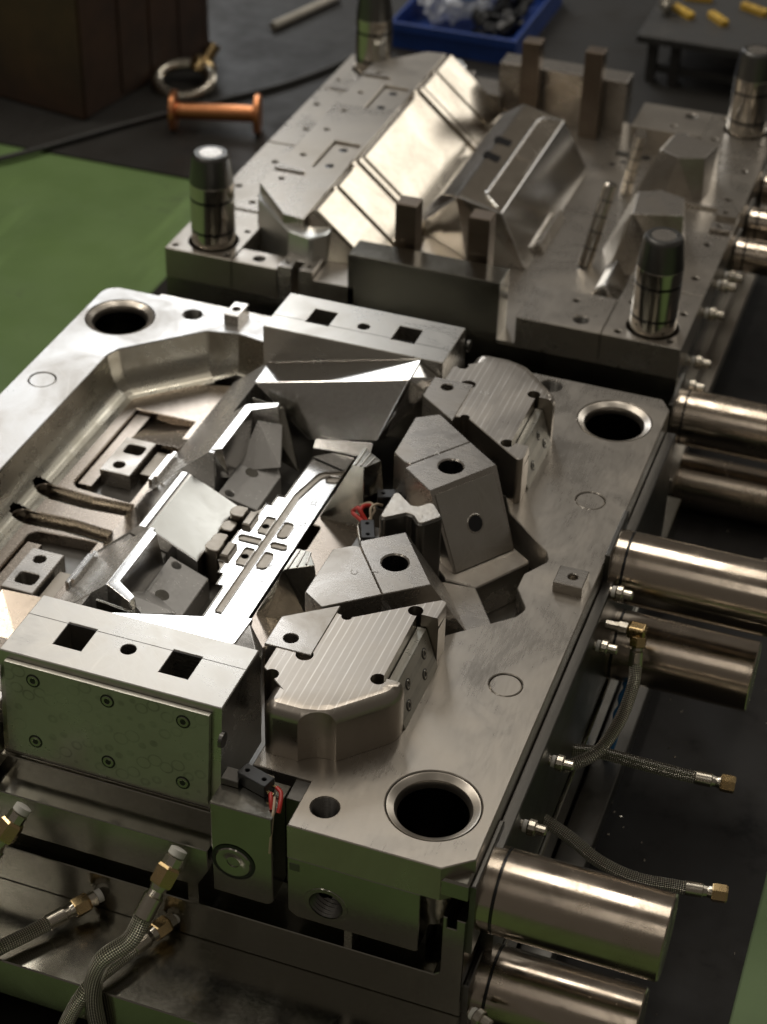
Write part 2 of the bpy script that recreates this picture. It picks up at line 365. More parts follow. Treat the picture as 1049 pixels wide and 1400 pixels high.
def threaded(parent, cx, cy, z, r, depth=40, pitch=3, name='threaded_hole', axis=(0, 0, 1), org=None):
    pr = [(r+1.6, 0)]+[(a, b-1.5) for a, b in thread_prof(r, depth, pitch)]
    o = lathe(name, pr, org or (cx, cy, z), 'dark', parent, axis, 28, 15)  # dark thread colour paints in the shade of the hole
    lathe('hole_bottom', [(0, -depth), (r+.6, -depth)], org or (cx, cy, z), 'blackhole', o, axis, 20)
    return o
def text(name, s, size, loc, rotz, mat, parent, h=.25):
    c = bpy.data.curves.new(name, 'FONT'); c.body = s; c.size = size; c.extrude = h; c.align_x = 'CENTER'; c.align_y = 'CENTER'; c.resolution_u = 3
    o = bpy.data.objects.new(name, c); col.objects.link(o); dg = bpy.context.evaluated_depsgraph_get()
    me = bpy.data.meshes.new_from_object(o.evaluated_get(dg)); bpy.data.objects.remove(o); bpy.data.curves.remove(c)
    me.transform(Matrix.Scale(S, 4) @ Matrix.Translation(loc) @ Matrix.Rotation(R(rotz), 4, 'Z'))
    me.transform(Matrix.Translation(-ORG.get(parent.name, Vector())))
    me.materials.append(M[mat]); o = bpy.data.objects.new(name, me); col.objects.link(o); o.parent = parent; ORG[o.name] = ORG.get(parent.name, Vector()); return o

FLOOR = -300.0
# ================================================================== setting
structure(prism('floor', [(-6000, -5000), (6000, -5000), (6000, 9000), (-6000, 9000)], 'green', None, FLOOR-60, FLOOR, ch=0))
structure(prism('dark_floor', [(-230, -520), (868, -520), (868, 420), (3000, 420), (3000, 1218), (-230, 1218)], 'mat', None, FLOOR+.5, FLOOR+4, ch=0))  # right-hand extension paints shaded floor dark, so the pins reflect dark

structure(prism('rear_floor', [(-6000, 1218.5), (6000, 1218.5), (6000, 8990), (-6000, 8990)], 'concrete', None, FLOOR+.5, FLOOR+4, ch=0))
# ================================================================== front mould half
A = thing('cavity_mould_half', 'steel mould half with open cavity, deep guide bores and milled pockets on its upper face', 'mould half', (300, 0, FLOOR+4))
MF = (1, -1)
BORES = [(0, 308), (600, 309), (600, -316), (0, -316)]
PLUGS = [(-19, 152), (613, 154), (613, -150), (-19, -150)]
THR = [(516, 352), (516, -351), (77, 345), (77, -345)]
# --- left rim with a drafted, filleted pocket wall
inner = rp([(200, 371), (200, 322, 6), (181, 319, 8), (146, 325, 10), (108, 317, 14), (31, 243, 18), (24, 225, 12), (24, -225, 12), (31, -243, 18), (108, -317, 14), (146, -325, 10), (181, -319, 8), (200, -322, 6), (200, -376)], 5)
left_outline = inner + [(-48, -376), *arc(-28, 351, 20, 180, 90, 6)]
lh = [circ(x, y, 41, 48) for x, y in BORES if x < 300]+[circ(x, y, 15.6) for x, y in PLUGS if x < 300]+[circ(x, y, 11.5, 24) for x, y in THR if x < 300]
prism('plate_rim', left_outline, 'plate_left', A, -64, 0, holes=lh, ch=.9)
def wall_sheet():
    pts = []
    for (x0_, y0_), (x1_, y1_) in zip(inner, inner[1:]):
        pts.append((x0_, y0_))
        if abs(y0_-y1_) > 300:
            ys = sorted([k*2.0*sg for k in range(5, 22) for sg in MF]+list(range(-220, -44, 22))+[0]+list(range(46, 221, 22)), reverse=y0_ > y1_)
            pts += [(x0_, yy) for yy in ys]
    pts.append(inner[-1]); n = len(pts); bm = bmesh.new(); rows = []; nm = []
    for i in range(n):
        t = (Vector(pts[min(i+1, n-1)])-Vector(pts[max(i-1, 0)])).normalized(); nm.append(Vector((-t.y, t.x)))
    prof = ((-1.2, .4), (-12, 2), (-24, 5), (-33, 9), (-40, 14), (-45, 19.5), (-48.5, 26), (-50.5, 34)); fine_p = []
    for (za, da), (zb_, db) in zip(prof, prof[1:]):
        k = max(1, int((db-da)/1.6)); fine_p += [(za+(zb_-za)*j/k, da+(db-da)*j/k) for j in range(k)]
    fine_p.append(prof[-1])
    for z, d in fine_p: rows.append([bm.verts.new((x+nm[i].x*d*(1 if abs(y) < 318 else .3), y+nm[i].y*d*(1 if abs(y) < 318 else .3), z)) for i, (x, y) in enumerate(pts)])
    for a, b in zip(rows, rows[1:]):
        for i in range(n-1):
            c = (a[i].co+b[i+1].co)/2
            if c.x > 30 and math.hypot(min(0, c.x-47), abs(c.y)-25.5) < 11.2: continue
            bm.faces.new((a[i], a[i+1], b[i+1], b[i]))
    return bm
mkobj('pocket_wall', wall_sheet(), 'pocket', A, 60)
# --- right rim
def lobe(cx, cy, r, a0, a1): return arc(cx, cy, r, a0, a1, 9)
right_out = [(494, -381), (628, -381), (652, -362), (652, 352), (640, 371), (440, 371), (440, 205), (456, 163), (470, 173), (530, 128), (541, 103)]
ypock = rp([(541, 103), (594, 54, 4), (600, 40, 10), (583, 12, 8), (583, -12, 8), (600, -40, 10), (594, -54, 4), (541, -103)], 5)
right_outline = right_out[:-1]+ypock+[(530, -128), (470, -173), (456, -163), (440, -205), (440, -326), (494, -326)]
rh = [circ(x, y, 41, 48) for x, y in BORES if x > 300]+[circ(x, y, 15.6) for x, y in PLUGS if x > 300]+[circ(x, y, 12.2, 24) for x, y in THR if x > 300]
prism('plate_rim', right_outline, 'plate', A, -38, 0, holes=rh, ch=.9)
low = [(494, -381, 0), (612, -381, 6), (612, -330, 10), (652, -330), (652, 352), (640, 371), (440, 371), (440, 205), (456, 163), (470, 173), (530, 128)]
prism('plate_body', rp([(494, -352, 0), (612, -352, 0), (612, -330, 10), (651, -330), (651, 351), (639, 370), (441, 370), (441, 205), (457, 164), (471, 174), (530, 130)])+[(x-.0, y) for x, y in ypock]+[(530, -130), (471, -174), (457, -164), (441, -205), (441, -327), (494, -327)], 'side', A, -105, -38.2, holes=[circ(x, y, 38, 40) for x, y in BORES if x > 300]+[circ(x, y, 12.2, 20) for x, y in THR if x > 300], ch=0)
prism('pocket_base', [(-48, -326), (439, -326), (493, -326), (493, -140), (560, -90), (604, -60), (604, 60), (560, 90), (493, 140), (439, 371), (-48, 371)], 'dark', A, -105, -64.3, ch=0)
prism('plate_front', rp([(494, -38.2), (612, -38.2), (612, -109, 4), (502, -109, 6), (494, -103, 6)]), 'side', A, 0, 29, holes=[circ(529, -84, 17.5, 36)], frame=FNEG(-352.2), ch=.6)
box('corner_step', 629, 652, -381, -364, -30, -12, 'side', A, 2)
box('key_block', 600, 611.5, -378, -372, -46, -36, 'side', A, .4)
# bushings, plugs, threads
for x, y in BORES:
    lathe('guide_bushing', [(36, -100), (31, -100), (31, -9), (33.5, -4), (38.2, -1.2), (39.8, -.6), (40.4, -1.6), (40.4, -30), (36, -30)], (x, y, 0), 'plate', A, n=56, closed=True)
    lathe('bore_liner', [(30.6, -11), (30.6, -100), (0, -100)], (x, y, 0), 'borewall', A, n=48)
for x, y in PLUGS: lathe('disc_plug', [(0, -.6), (13.8, -.6), (14.7, -1.4), (14.7, -12)], (x, y, 0), 'plate' if x > 300 else 'plate_left', A, n=40)
for x, y in THR: threaded(A, x, y, 0, 10.2 if x < 300 else 11, 44, 3.4)
threaded(A, 0, 0, 0, 15.5, 26, 4.2, axis=(0, -1, 0), org=(529, -381.3, -84))
lathe('thread_rim', [(15.2, -.2), (15.4, .8), (19.4, .9), (20, -.2)], (529, -381, -84), 'side', A, (0, -1, 0), n=40)
# locating blocks on the rim
prism('locating_block', [(120, 340), (138, 340), (138, 372), (120, 372)], 'block', A, -2, 13, holes=[circ(129, 356, 5, 20)], ch=.7)
prism('locating_block', [(616, -4), (645, -4), (645, 24), (616, 24)], 'block', A, -2, 12, holes=[circ(632, 10, 5, 20)], ch=.8)
box('rear_strip', 10, 205, 374, 398, -40, -14, 'block', A, .8)
# --- pocket floor with slots and recesses
slots = [rp([(36, 37*s, 10.5), (36, 14*s, 10.5), (100, 11*s, 30), (151, 15*s), (150, 36*s), (100, 33*s, 30)], 6) for s in MF]
rec = [rp([(69, 205*s), (69, 50*s, 8), (77, 42*s, 6), (133, 38*s), (142, 38*s), (142, 205*s)], 5) for s in MF]
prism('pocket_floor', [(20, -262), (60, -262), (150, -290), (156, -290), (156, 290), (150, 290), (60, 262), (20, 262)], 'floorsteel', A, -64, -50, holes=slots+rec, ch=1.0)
for s in MF:
    tube('slot_bed', [(44, 25*s, -70), (100, 22*s, -70), (150, 25*s, -70)], 10, 'side', A, n=20)
    prism('recess_plate', [(70.5, 56*s), (87, 56*s), (87, 203*s), (70.5, 203*s)], 'floorsteel', A, -64, -55, ch=.5)
    prism('latch_block', [(88, 75*s), (124, 75*s), (124, 142*s), (88, 142*s)], 'block', A, -64, -44.5, holes=[rp([(96, 113*s, 5), (118, 113*s, 5), (118, 131*s, 5), (96, 131*s, 5)]), circ(104, 90*s, 6.5, 20)], ch=.8)
    hull('latch_ramp', [(90, 143*s, -64), (90, 143*s, -47), (150, 143*s, -44), (150, 143*s, -64), (90, 200*s, -62), (150, 215*s, -60)], 'floorsteel', A, .8)
    prism('latch_heel', [(127, 92*s), (146, 92*s), (146, 138*s), (127, 138*s)], 'knuckle', A, -64, -52, ch=.6)
    for x in (149, 156): box('guide_rail', x, x+4, min(70*s, 120*s), max(70*s, 120*s), -60, -38+(x-149)*.8, 'cavity', A, .6)
# --- ridge insert: flank, ridges, satin face
def extr(name, prof, y0, y1, mat, ch=.5, smooth=32): return mkobj(name, prism_bm(prof, (), 0, y1-y0, ch=ch, frame=FXZ(y0)), mat, A, smooth)
fl = extr('ridge_insert', rp([(140, -63), (148, -50, 6), (193, -8, 2), (199, -2.5, 7), (207, -3, 7), (262, -31, 1), (262, -63)], 6), -51, 51, 'cavity')
hull('satin_face', [(210, -50, -4.0), (210, 50, -4.0), (261.5, -50, -30.3), (261.5, 50, -30.3), (210, -50, -7), (210, 50, -7), (261.5, -50, -33), (261.5, 50, -33)], 'satin', A, .3, 1)
for s in MF:
    def ps(pts): return [(x, y*s, z) for x, y, z in pts]
    for nm_, pr_, ya, yb in (('ridge_flank', [(142, -63), (150, -49), (222, 15), (227, 15), (227, -63)], 70, 168), ('ridge_flank', [(142.2, -63), (150.2, -49.2), (205, -1), (205, -63)], 168.2, 296), ('ridge_foot', [(142.2, -63), (150.2, -49.2), (188, -15.6), (228, -30), (228, -63)], 52, 69.8)):
        a_, b_ = sorted((ya*s, yb*s)); extr(nm_, pr_, a_, b_, 'flank')
    hull('ridge_crest', ps([(223, 74, 16.2), (233, 79, 16.2), (223, 167, 16.2), (233, 158, 16.2), (223, 74, -20), (240, 80, -20), (223, 167, -20), (240, 158, -20)]), 'ramp', A, .6)
    hull('ridge_crest', ps([(223, 167.5, 16), (232, 158.5, 16), (256, 175, 16), (255, 184, 16), (223, 170, -30), (240, 160, -30), (262, 176, -30), (258, 186, -30)]), 'ramp', A, .6)
    bm = prism_bm([(236, 58*s), (279, 62*s), (279, 128*s), (258, 160*s), (236, 158*s)], [circ(246, 66*s, 5, 16)], 0, 30, ch=.7, frame=lambda a, b, h: (a, b, -56+h-(a-236)*.32))
    mkobj('ridge_shelf', bm, 'flank', A)
    hull('ridge_wedge', ps([(236, 108, -31), (239, 160, 4), (262, 174, -5), (277, 132, -31), (240, 162, -31), (262, 176, -31)]), 'flank', A, .5)
    hull('corner_fin', ps([(263, 178, -28), (258, 186, 8), (222, 186, 12), (222, 189, 12), (258, 189, 8), (290, 150, -45), (290, 154, -45), (222, 186, -50), (222, 189, -50)]), 'side', A, .5)
    lathe('locating_disc', [(0, .2), (7, .2), (7.4, -.3), (7.4, -2)], (252, 112*s, -31.0), 'side', A, (.31, 0, .95), n=24)
# --- centre insert with runner groove
top_holes = [rp([(311, -118, 0), (317.5, -118, 0), (317.5, -4, 1), (317.5, 84, 8), (326, 128, 12), (345, 140), (345, 147), (321, 135, 14), (311, 88, 10), (311, -4, 0)]),
             rp([(285, -4.5, 4), (309, -4.5), (309, 4.5), (285, 4.5, 4)]), rp([(320.5, -4, 3.5), (338, -4, 3.5), (338, 4, 3.5), (320.5, 4, 3.5)]),
             rp([(299, 14, 2), (309, 14), (309, 42), (299, 42, 2)]), rp([(299, -14, 2), (309, -14), (309, -42), (299, -42, 2)]),
             rp([(320.5, 14, 2), (331, 14, 5), (331, 40, 5), (320.5, 40, 2)]), rp([(320.5, -14, 2), (331, -14, 5), (331, -40, 5), (320.5, -40, 2)]),
             rp([(332, 122, 3), (345, 125, 2), (345, 136, 2), (332, 133, 3)])]
strip_out = [(281, -44), (289, -44), (289, -62), (295, -62), (295, -80), (303, -80), (303, -160), (346, -160), (346, 175), (320, 175), (303, 160), (303, 82), (295, 82), (295, 64), (289, 64), (289, 44), (281, 44)]
prism('runner_plate', strip_out, 'ramp', A, -29.6, -28, holes=top_holes, ch=.5)
prism('runner_base', [(281.5, -43), (303.5, -79), (303.5, -160), (345.5, -160), (345.5, 175), (320, 175), (303.5, 159), (303.5, 79), (281.5, 43)], 'knuckle', A, -64, -29.8, holes=[circ(303.5, 27, 4.2, 18), circ(303.5, -27, 4.2, 18)], ch=0)
hull('runner_step', [(296, 178, -30), (362, 178, -26), (296, 186, -22), (362, 190, -14), (296, 178, -64), (362, 178, -64), (296, 190, -64), (362, 190, -64)], 'cavity', A, .8)
for s in MF:
    prism('knuckle_post', rp([(263, 22*s, 8), (280, 22*s, 3), (280, 40*s, 3), (263, 40*s, 8)]), 'knuckle', A, -64, -21, ch=.8)
    prism('knuckle_post', rp([(261, 3*s, 7), (276, 3*s, 3), (276, 20*s, 3), (261, 20*s, 7)]), 'knuckle', A, -64, -27, ch=.8)
    prism('gate_clip', rp([(281, 16*s, 1), (291, 16*s, 1), (291, 40*s, 1), (281, 40*s, 1)]), 'knuckle', A, -33, -24, ch=1.5)
prism('centre_block', rp([(347.5, -160), (364, -163), (394, -128), (420, -60), (420, 60), (394, 128), (364, 163), (347.5, 160), (347.5, 48), (357, 48, 4.7), (357, 4, 4.7), (347.5, 4)]), 'floorsteel', A, -64, -30, ch=.9)
for s in MF:
    hull('core_pin', [(x, y*s, z) for x, y, z in ((380, 110, 36), (405, 93, 36), (393, 75, 36), (380, 75, 36), (350, 107, -28), (350, 62, -28), (412, 92, -40), (398, 60, -40), (350, 107, -64), (412, 92, -64), (398, 60, -64), (350, 60, -64))], 'side', A, .6)
    for k in range(3): hull('core_rib', [(x, y*s, z) for x, y, z in ((382+k*5.4, 76.5, 35.5), (384.6+k*5.4, 76.5, 35.5), (382+k*7, 107-k*6, 35.5), (384.6+k*7, 107-k*6, 35.5), (383+k*5.4, 76.5, 37.2), (384+k*5.4, 76.5, 37.2), (383+k*7, 107-k*6, 37.2), (384+k*7, 107-k*6, 37.2))], 'block', A, 0)
# --- runner numbers
for t, x, y in (('132', 335, 82), ('123', 338, 44), ('57', 336, -32), ('52', 337, -58)): text('engraved_number', t, 9, (x, y, -27.9), 100, 'number', A, .1)
# --- triangular post
tp = rp([(443, -29, 5), (443, 29, 5), (467, 8, 3), (473, 9, 3), (484, 22, 6), (502, 0, 6), (484, -22, 6), (473, -9, 3), (467, -8, 3)], 5)
prism('forked_post', tp, 'dark', A, -64, 54, ch=1.6)
prism('forked_post_top', offset(tp if area2(tp) > 0 else tp[::-1], [1.7]*len(tp)), 'sand', A, 53.5, 55.2, ch=.5)
# --- interlock blocks at the right-hand corners
lug = rp([(425, 204, 1), (458, 172, 1), (470, 175, 0), (531, 127, 10), (546, 116, 10), (546, 255, 24), (500, 303, 34), (476, 309, 14), (440, 309, 13), (440, 276), (425, 264, 2)])
edge = lambda x, y: 13 if ((y > 250 and x > 436 and not (x < 440.5 and y < 280)) or (x > 540 and y > 245)) else .8
ib = prism('interlock_block', lug, 'lines', A, 0.2, 55, ch=.8, rad=edge)
cut(ib, [prism_bm([(526, 147), (570, 147), (570, 240), (526, 240)], (), -5, 70, ch=0), cyl_bm(523, 144, -5, 70, 7), cyl_bm(523, 243, -5, 70, 7),
         cyl_bm(468, 174, -5, 70, 5), cyl_bm(435, 270, -5, 70, 6.5), cyl_bm(452, 236, 40, 70, 8), cyl_bm(433, 221, 25, 70, 7), cyl_bm(500, 330, -5, 70, 33, 48)])
me2 = ib.data.copy(); me2.transform(Matrix.Scale(-1, 4, (0, 1, 0))); me2.flip_normals()
ib2 = ib.copy(); ib2.data = me2; col.objects.link(ib2)
for s in MF:
    wp = hull('wear_strip', [(x, y*s, z) for x, y, z in ((526.5, 148, 41), (535, 148, 41), (526.5, 239, 41), (535, 239, 41), (526.5, 148, .3), (548, 148, .3), (526.5, 239, .3), (548, 239, .3))], 'swirl', A, .7)
    for k, yy in enumerate((166, 176, 210, 220)): socket_screw(wp, (539.6+(.32*(15 if k % 2 else 0)), yy*s, 27-15*(k % 2)), (.953, 0, .304), 4.2)
    prism('insert_plate', [(414, 196*s), (456.5, 163*s), (458, 163*s), (458, 236*s), (414, 236*s)], 'block', A, 20, 56, holes=[circ(433, 221*s, 6.6, 24)], ch=.7)
text('engraved_mark', 'ETE', 7.5, (474, 226, 55.1), 6, 'engrave', A, .15); text('engraved_mark', 'EYE', 6, (449, 229, 56.1), 2, 'engrave', A, .15)
# --- front end: slide seat, screw block, backing and clamping plates
prism('slide_seat', rp([(190, -60), (420, -60), (420, -84), (408, -108, 3), (190, -108)]), 'side', A, 0, 30, frame=FNEG(-351), ch=.8)
box('slide_seat_step', 190, 416, -351, -326, -104, -46, 'side', A, .8)
box('slide_seat_foot', 398, 408, -378, -352, -131, -108, 'side', A, .4)
prism('side_gib', rp([(424, -.2), (480, -.2), (480, -106, 8), (424, -106)]), 'side', A, 0, 42, frame=FNEG(-338.5), ch=.9)
sc = lathe('cap_screw', [(0, -7), (6, -7), (6, .2), (11, 1.2), (15.5, 1.2), (16.5, 0), (16.5, -4)], (444, -381, -64), 'side', A, (0, -1, 0), n=32)
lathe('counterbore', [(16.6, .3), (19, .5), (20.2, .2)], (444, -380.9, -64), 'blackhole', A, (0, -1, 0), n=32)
box('cable_slot', 480.5, 493.5, -350, -326, -105, -3, 'dark', A, .3)
box('spacer_plate', -46, 610, -352, 369, -131, -105.3, 'dark', A, 0)
prism('backing_plate', rp([(-48, -131), (-48, -176), (652, -176), (652, -56), (644, -56), (644, -68), (636, -68), (636, -56), (632, -56), (632, -126, 4), (627, -131, 3)]), 'side', A, 0, 36, frame=FNEG(-345), ch=.8)
box('backing_plate_body', -48, 652, -345.3, 371, -176, -131.3, 'side', A, 0)
box('backing_plate_side', 612.5, 651, -329, 370, -131, -105.3, 'side', A, 0)
box('key_block', 545, 552, -379, -353, -131, -104, 'block', A, .4)
prism('clamping_plate', [(-70, -466), (668, -466), (668, 440), (-70, 440)], 'side', A, -222, -176.4, ch=1.2)
threaded(A, 565, -420, -176.2, 9, 25, 3)
for xx in (30, 520): box('support_rail', xx, xx+90, -450, 430, FLOOR+4.2, -222.4, 'darkgrey', A, 2)
box('edge_notch', 496, 505, -381.6, -372, -52, -44, 'dark', A, .2)
# --- right flank: side plate, rail lines, cylinders
box('side_plate', 652.6, 664, -330, 345, -172, -24, 'dark', A, 1)
box('side_rail', 668.4, 700, -250, 250, -262, -236, 'dark', A, 1.2)
def cylinder(parent, v, z, x0, x1, r=37, name='hydraulic_cylinder'):
    c = lathe(name, [(0, x0), (r, x0), (r, x0+13), (r-.9, x0+13.6), (r-.9, x0+15.4), (r, x0+16), (r, x1-1.2), (r-1.2, x1), (0, x1)], (0, v, z), 'cyl', parent, (1, 0, 0), n=72)
    lathe('groove_band', [(r-.4, x0+13.4), (r+.15, x0+13.8), (r+.15, x0+15.2), (r-.4, x0+15.6)], (0, v, z), 'blackhole', c, (1, 0, 0), n=64)
    box('cylinder_flange', x0-3, x0+2, v-r-3, v+r+3, z-r-4, z+r+3, 'dark', c, 1)
    return c
def fitting(parent, p, d, r=8, tape=True, blunt=True):
    """nipple: thread, hex, tip along d"""
    d = Vector(d).normalized(); p = Vector(p)
    g = lathe('pipe_nipple', [(r*.7, 0), (r*.7, r*.9), (r*1.05, r*.95), (r*1.15, r*1.1), (r*1.15, r*1.9), (r*1.05, r*2.05), (r*.75, r*2.1), (r*.75, r*3.3), (r*.55, r*3.5), (r*.3, r*3.5), (0, r*3.2)], p, 'nut', parent, d, 6 if not blunt else 12, 25)
    if tape: lathe('sealing_tape', [(r*.74, r*.25), (r*.86, r*.35), (r*.86, r*.85), (r*.74, r*.9)], p, 'tape', g, d, 20)
    return g
for (v, z, x1) in ((-335, -58, 811), (-335, -181, 800), (98, -30, 905), (98, -132, 812)): cylinder(A, v, z, 655, x1)
for p, d in (((664, 42, -20), (1, 0, 0)), ((664, -8, -50), (1, 0, 0)), ((664, -168, -60), (1, 0, 0)), ((664, -262, -52), (1, 0, 0)), ((664, -392, -150), (1, -.4, 0))): fitting(A, p, d, 6.6)

# ================================================================== end slides
def end_slide(s, label):
    T = thing('slide_block', label, 'slide block', (312, 300*s, -64), 'end slides of the cavity')
    def m(pts): return [(x, y*s) for x, y in pts]
    top = m([(207, 254), (417, 254), (417, 334), (207, 334)]); bot = m([(207, 254), (417, 254), (417, 346), (207, 346)])
    hs = [m([(247, 280), (274, 280), (274, 311), (247, 311)]), m([(348, 280), (375, 280), (375, 311), (348, 311)]), [(x, y*s) for x, y in circ(311, 294, 6.8, 24)]]
    prism('block_body', top, 'slide', T, -45.5, 63.5, holes=hs, ch=.9, bottom=bot, hch=.6)
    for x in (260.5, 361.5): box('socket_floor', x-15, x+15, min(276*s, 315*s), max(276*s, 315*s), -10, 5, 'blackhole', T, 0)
    hull('seam', [(x, y*s, z) for x, y, z in ((207.2, 281.6, 63.3), (416.8, 281.6, 63.3), (207.2, 282.1, 63.3), (416.8, 282.1, 63.3), (207.2, 281.6, 63.65), (416.8, 281.6, 63.65), (207.2, 282.1, 63.65), (416.8, 282.1, 63.65))], 'mark_dark', T, 0)
    pl = hull('nose', [(x, y*s, z) for x, y, z in ((211, 253.5, 16.5), (393, 253.5, 62.5), (394, 212, 60.76), (212, 212, 14.76), (287, 190, -30), (367, 190, -11), (290, 253.5, -40), (380, 253.5, -36))], 'ramp', T, 2.0, 3)
    hull('nose_flank', [(x, y*s, z) for x, y, z in ((390, 253.5, 61), (391, 216, 60), (417, 253.5, 44), (409, 226, 40), (372, 196, -9), (382, 253.5, -36), (417, 253.5, -36))], 'ramp', T, 2.0, 3)
    wpl = hull('wear_plate', [(x, (y+dy)*s, z) for x in (214, 408) for dy in (0, 5) for y, z in ((335, 57), (345.5, -38))], 'swirl', T, .8)
    for x in (242, 313, 384):
        for z in (44, -21): socket_screw(wpl, (x, (335+(57-z)/95*10.5+5.1)*s, z), (0, s, .11), 5.2)
    for x in (204, 420):
        for z in (36, -20): lathe('side_notch', [(0, 0), (7, 0), (7, 3.2), (0, 3.2)], (x-(1.6 if x > 300 else 1.6), (342+(36-z)*.1)*s, z), 'dark', T, (1, 0, 0), n=20)
    return T
end_slide(-1, 'steel slide block with worn square sockets and a screwed wear plate facing the braided hoses')
end_slide(1, 'steel slide block with square sockets standing next to the core mould half')

# ================================================================== diagonal slides
def diag_slide(s, label, marks):
    T = thing('angled_slide', label, 'slide block', (470, 90*s, -64), 'pair of angled slides round the forked post')
    def m(pts): return [(x, y*s) for x, y in pts]
    prism('inner_jaw', m([(421, 86), (420, 155), (442, 170), (486.6, 133), (443, 73), (436, 74)]), 'block', T, -63.5, 55, ch=.8)
    top = m([(487.2, 132.6), (524, 103), (476, 36), (440, 65), (443.6, 72.6)]); bot = m([(516, 108), (556, 74), (512, 12), (446, 60), (452, 70)])
    prism('outer_jaw', top, 'block', T, -21.5, 55, holes=[[(x, y*s) for x, y in circ(482, 84, 12.6, 36)]], ch=.8, bottom=bot, hch=1.4)
    prism('guide_foot', m(rp([(506, 2, 3), (539, 0, 3), (578, 60, 5), (556, 76, 3), (516, 110), (452, 70), (450, 62)])), 'block', T, -63.5, -21.8, ch=1.2)
    lathe('pin_hole', [(0, -40), (12.6, -40), (12.6, -1.5)], (482, 84*s, 55), 'blackhole', T, n=36)
    if s > 0:
        n = Vector((.706, -.506, .492)); e = Vector((48, 67, 0))/82.4; dn = n.cross(e)
        c0 = Vector((517, 56.2, 17)); 
        if dn.z > 0: dn = -dn
        hull('heel_panel', [c0+e*a_+dn*b_+n*h for a_ in (-36, 36) for b_ in (-38, 44) for h in (-1.5, .9)], 'slide', T, .4)
        hc = c0+dn*4+n*.9
        lathe('screw_hole', [(10.2, .0), (9.6, .5), (8.4, .3), (8.2, .15), (0, .15)], hc, 'block', T, n, n=32)
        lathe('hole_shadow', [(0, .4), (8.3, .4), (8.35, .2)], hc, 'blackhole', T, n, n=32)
    for t, x, y, rz in marks: text('engraved_mark', t, 10, (x, y, 55.15), rz, 'engrave', T, .15)
    return T
diag_slide(1, 'angled slide with an open round hole in its sloping heel face', (('A', 458, 114, 15), ('A', 462, 100, 15)))
diag_slide(-1, 'angled slide with a flat top standing between red-wired switch and milled interlock block', (('C', 452, -112, 100), ('1', 470, -104, 100)))

# ================================================================== limit switches
def limit_switch(label, loc, rotz, wires, zoff=0):
    T = thing('limit_switch', label, 'switch', loc, 'limit switches with red wires')
    Mx = Matrix.Translation(loc) @ Matrix.Rotation(R(rotz), 4, 'Z')
    def tr(bm):
        for v in bm.verts: v.co = Mx @ v.co
        return bm
    b = mkobj('switch_body', tr(prism_bm(rp([(-15, -7, 1.5), (15, -7, 1.5), (15, 7, 1.5), (-15, 7, 1.5)]), [circ(-9, 0, 1.8, 12), circ(9, 0, 1.8, 12)], 0, 13, ch=.6)), 'rubber', T)
    mkobj('switch_arm', tr(prism_bm([(-14, 7.5), (12, 9.5), (12, 10.3), (-14, 8.3)], (), 1, 9, ch=0)), 'nut', T)
    for k in (-1, 1): mkobj('terminal', tr(prism_bm([(15, k*4-1), (22, k*4-1), (22, k*4+1), (15, k*4+1)], (), 5, 6.5, ch=0)), 'brass', T)
    for pts, mat, r in wires: tube('wire', [Mx @ Vector(p) for p in pts], r, mat, T, 8, 8)
    return T
def wires(): return [([(19, 4, 6), (26, 5, 8), (32, 3, 7), (37, -2, 2)], 'red', 1.9), ([(19, -4, 6), (27, -5, 7), (33, -9, 4), (37, -12, -2)], 'red', 1.9), ([(30, 1, 7), (37, -3, 5), (41, -10, -2), (42, -16, -14)], 'wire', 1.2)]
limit_switch('black limit switch with red wires lying by the screw block', (453, -349, 0.5), -16, [([(19, 4, 6), (26, 1, 6), (32, -8, 3), (34, -13, -1)], 'red', 1.9), ([(19, -4, 6), (24, -10, 4), (28, -14, 0)], 'red', 1.9), ([(24, -5, 5), (30, -14, 2), (33, -20, -6), (33, -24, -40)], 'wire', 1.2)])
box('switch_bracket', 424, 440, -357, -342, .4, 7, 'dark', A, .6)
limit_switch('black limit switch standing beside the angled slide with pin hole', (424, 74, 0), 22, [])
def loop_wires(): return [([(19, 4, 6), (27, 12, 16), (18, 26, 16), (6, 28, 10)], 'red', 2.1), ([(19, -4, 6), (29, -2, 14), (28, 16, 18), (12, 24, 14)], 'wire', 1.4), ([(17, 1, 6), (24, 8, 20), (10, 22, 20), (-2, 26, 12)], 'red', 2.0), ([(19, -2, 6), (30, 4, 8), (36, 18, 14), (30, 30, 12)], 'wire', 1.3)]
limit_switch('black limit switch with tangled red wires beside the forked post', (419, 16, -6), 112, [([(19, 4, 10), (27, 6, 16), (34, 2, 16), (40, -6, 12)], 'red', 2.2), ([(19, -4, 10), (27, -4, 18), (34, -10, 18), (40, -16, 12)], 'wire', 1.4), ([(17, 1, 10), (26, 8, 18), (33, 10, 14), (36, 14, 8)], 'red', 2.2), ([(19, -2, 10), (30, -8, 14), (42, -4, 14), (46, 6, 8)], 'wire', 1.3), ([(16, 5, 10), (24, 12, 12), (30, 14, 10)], 'red', 2.0)])
box('switch_seat', 408, 440, -2, 38, -30.2, -6.2, 'dark', A, .6); box('switch_seat', 408, 440, 60, 92, -30.2, -.2, 'dark', A, .6)

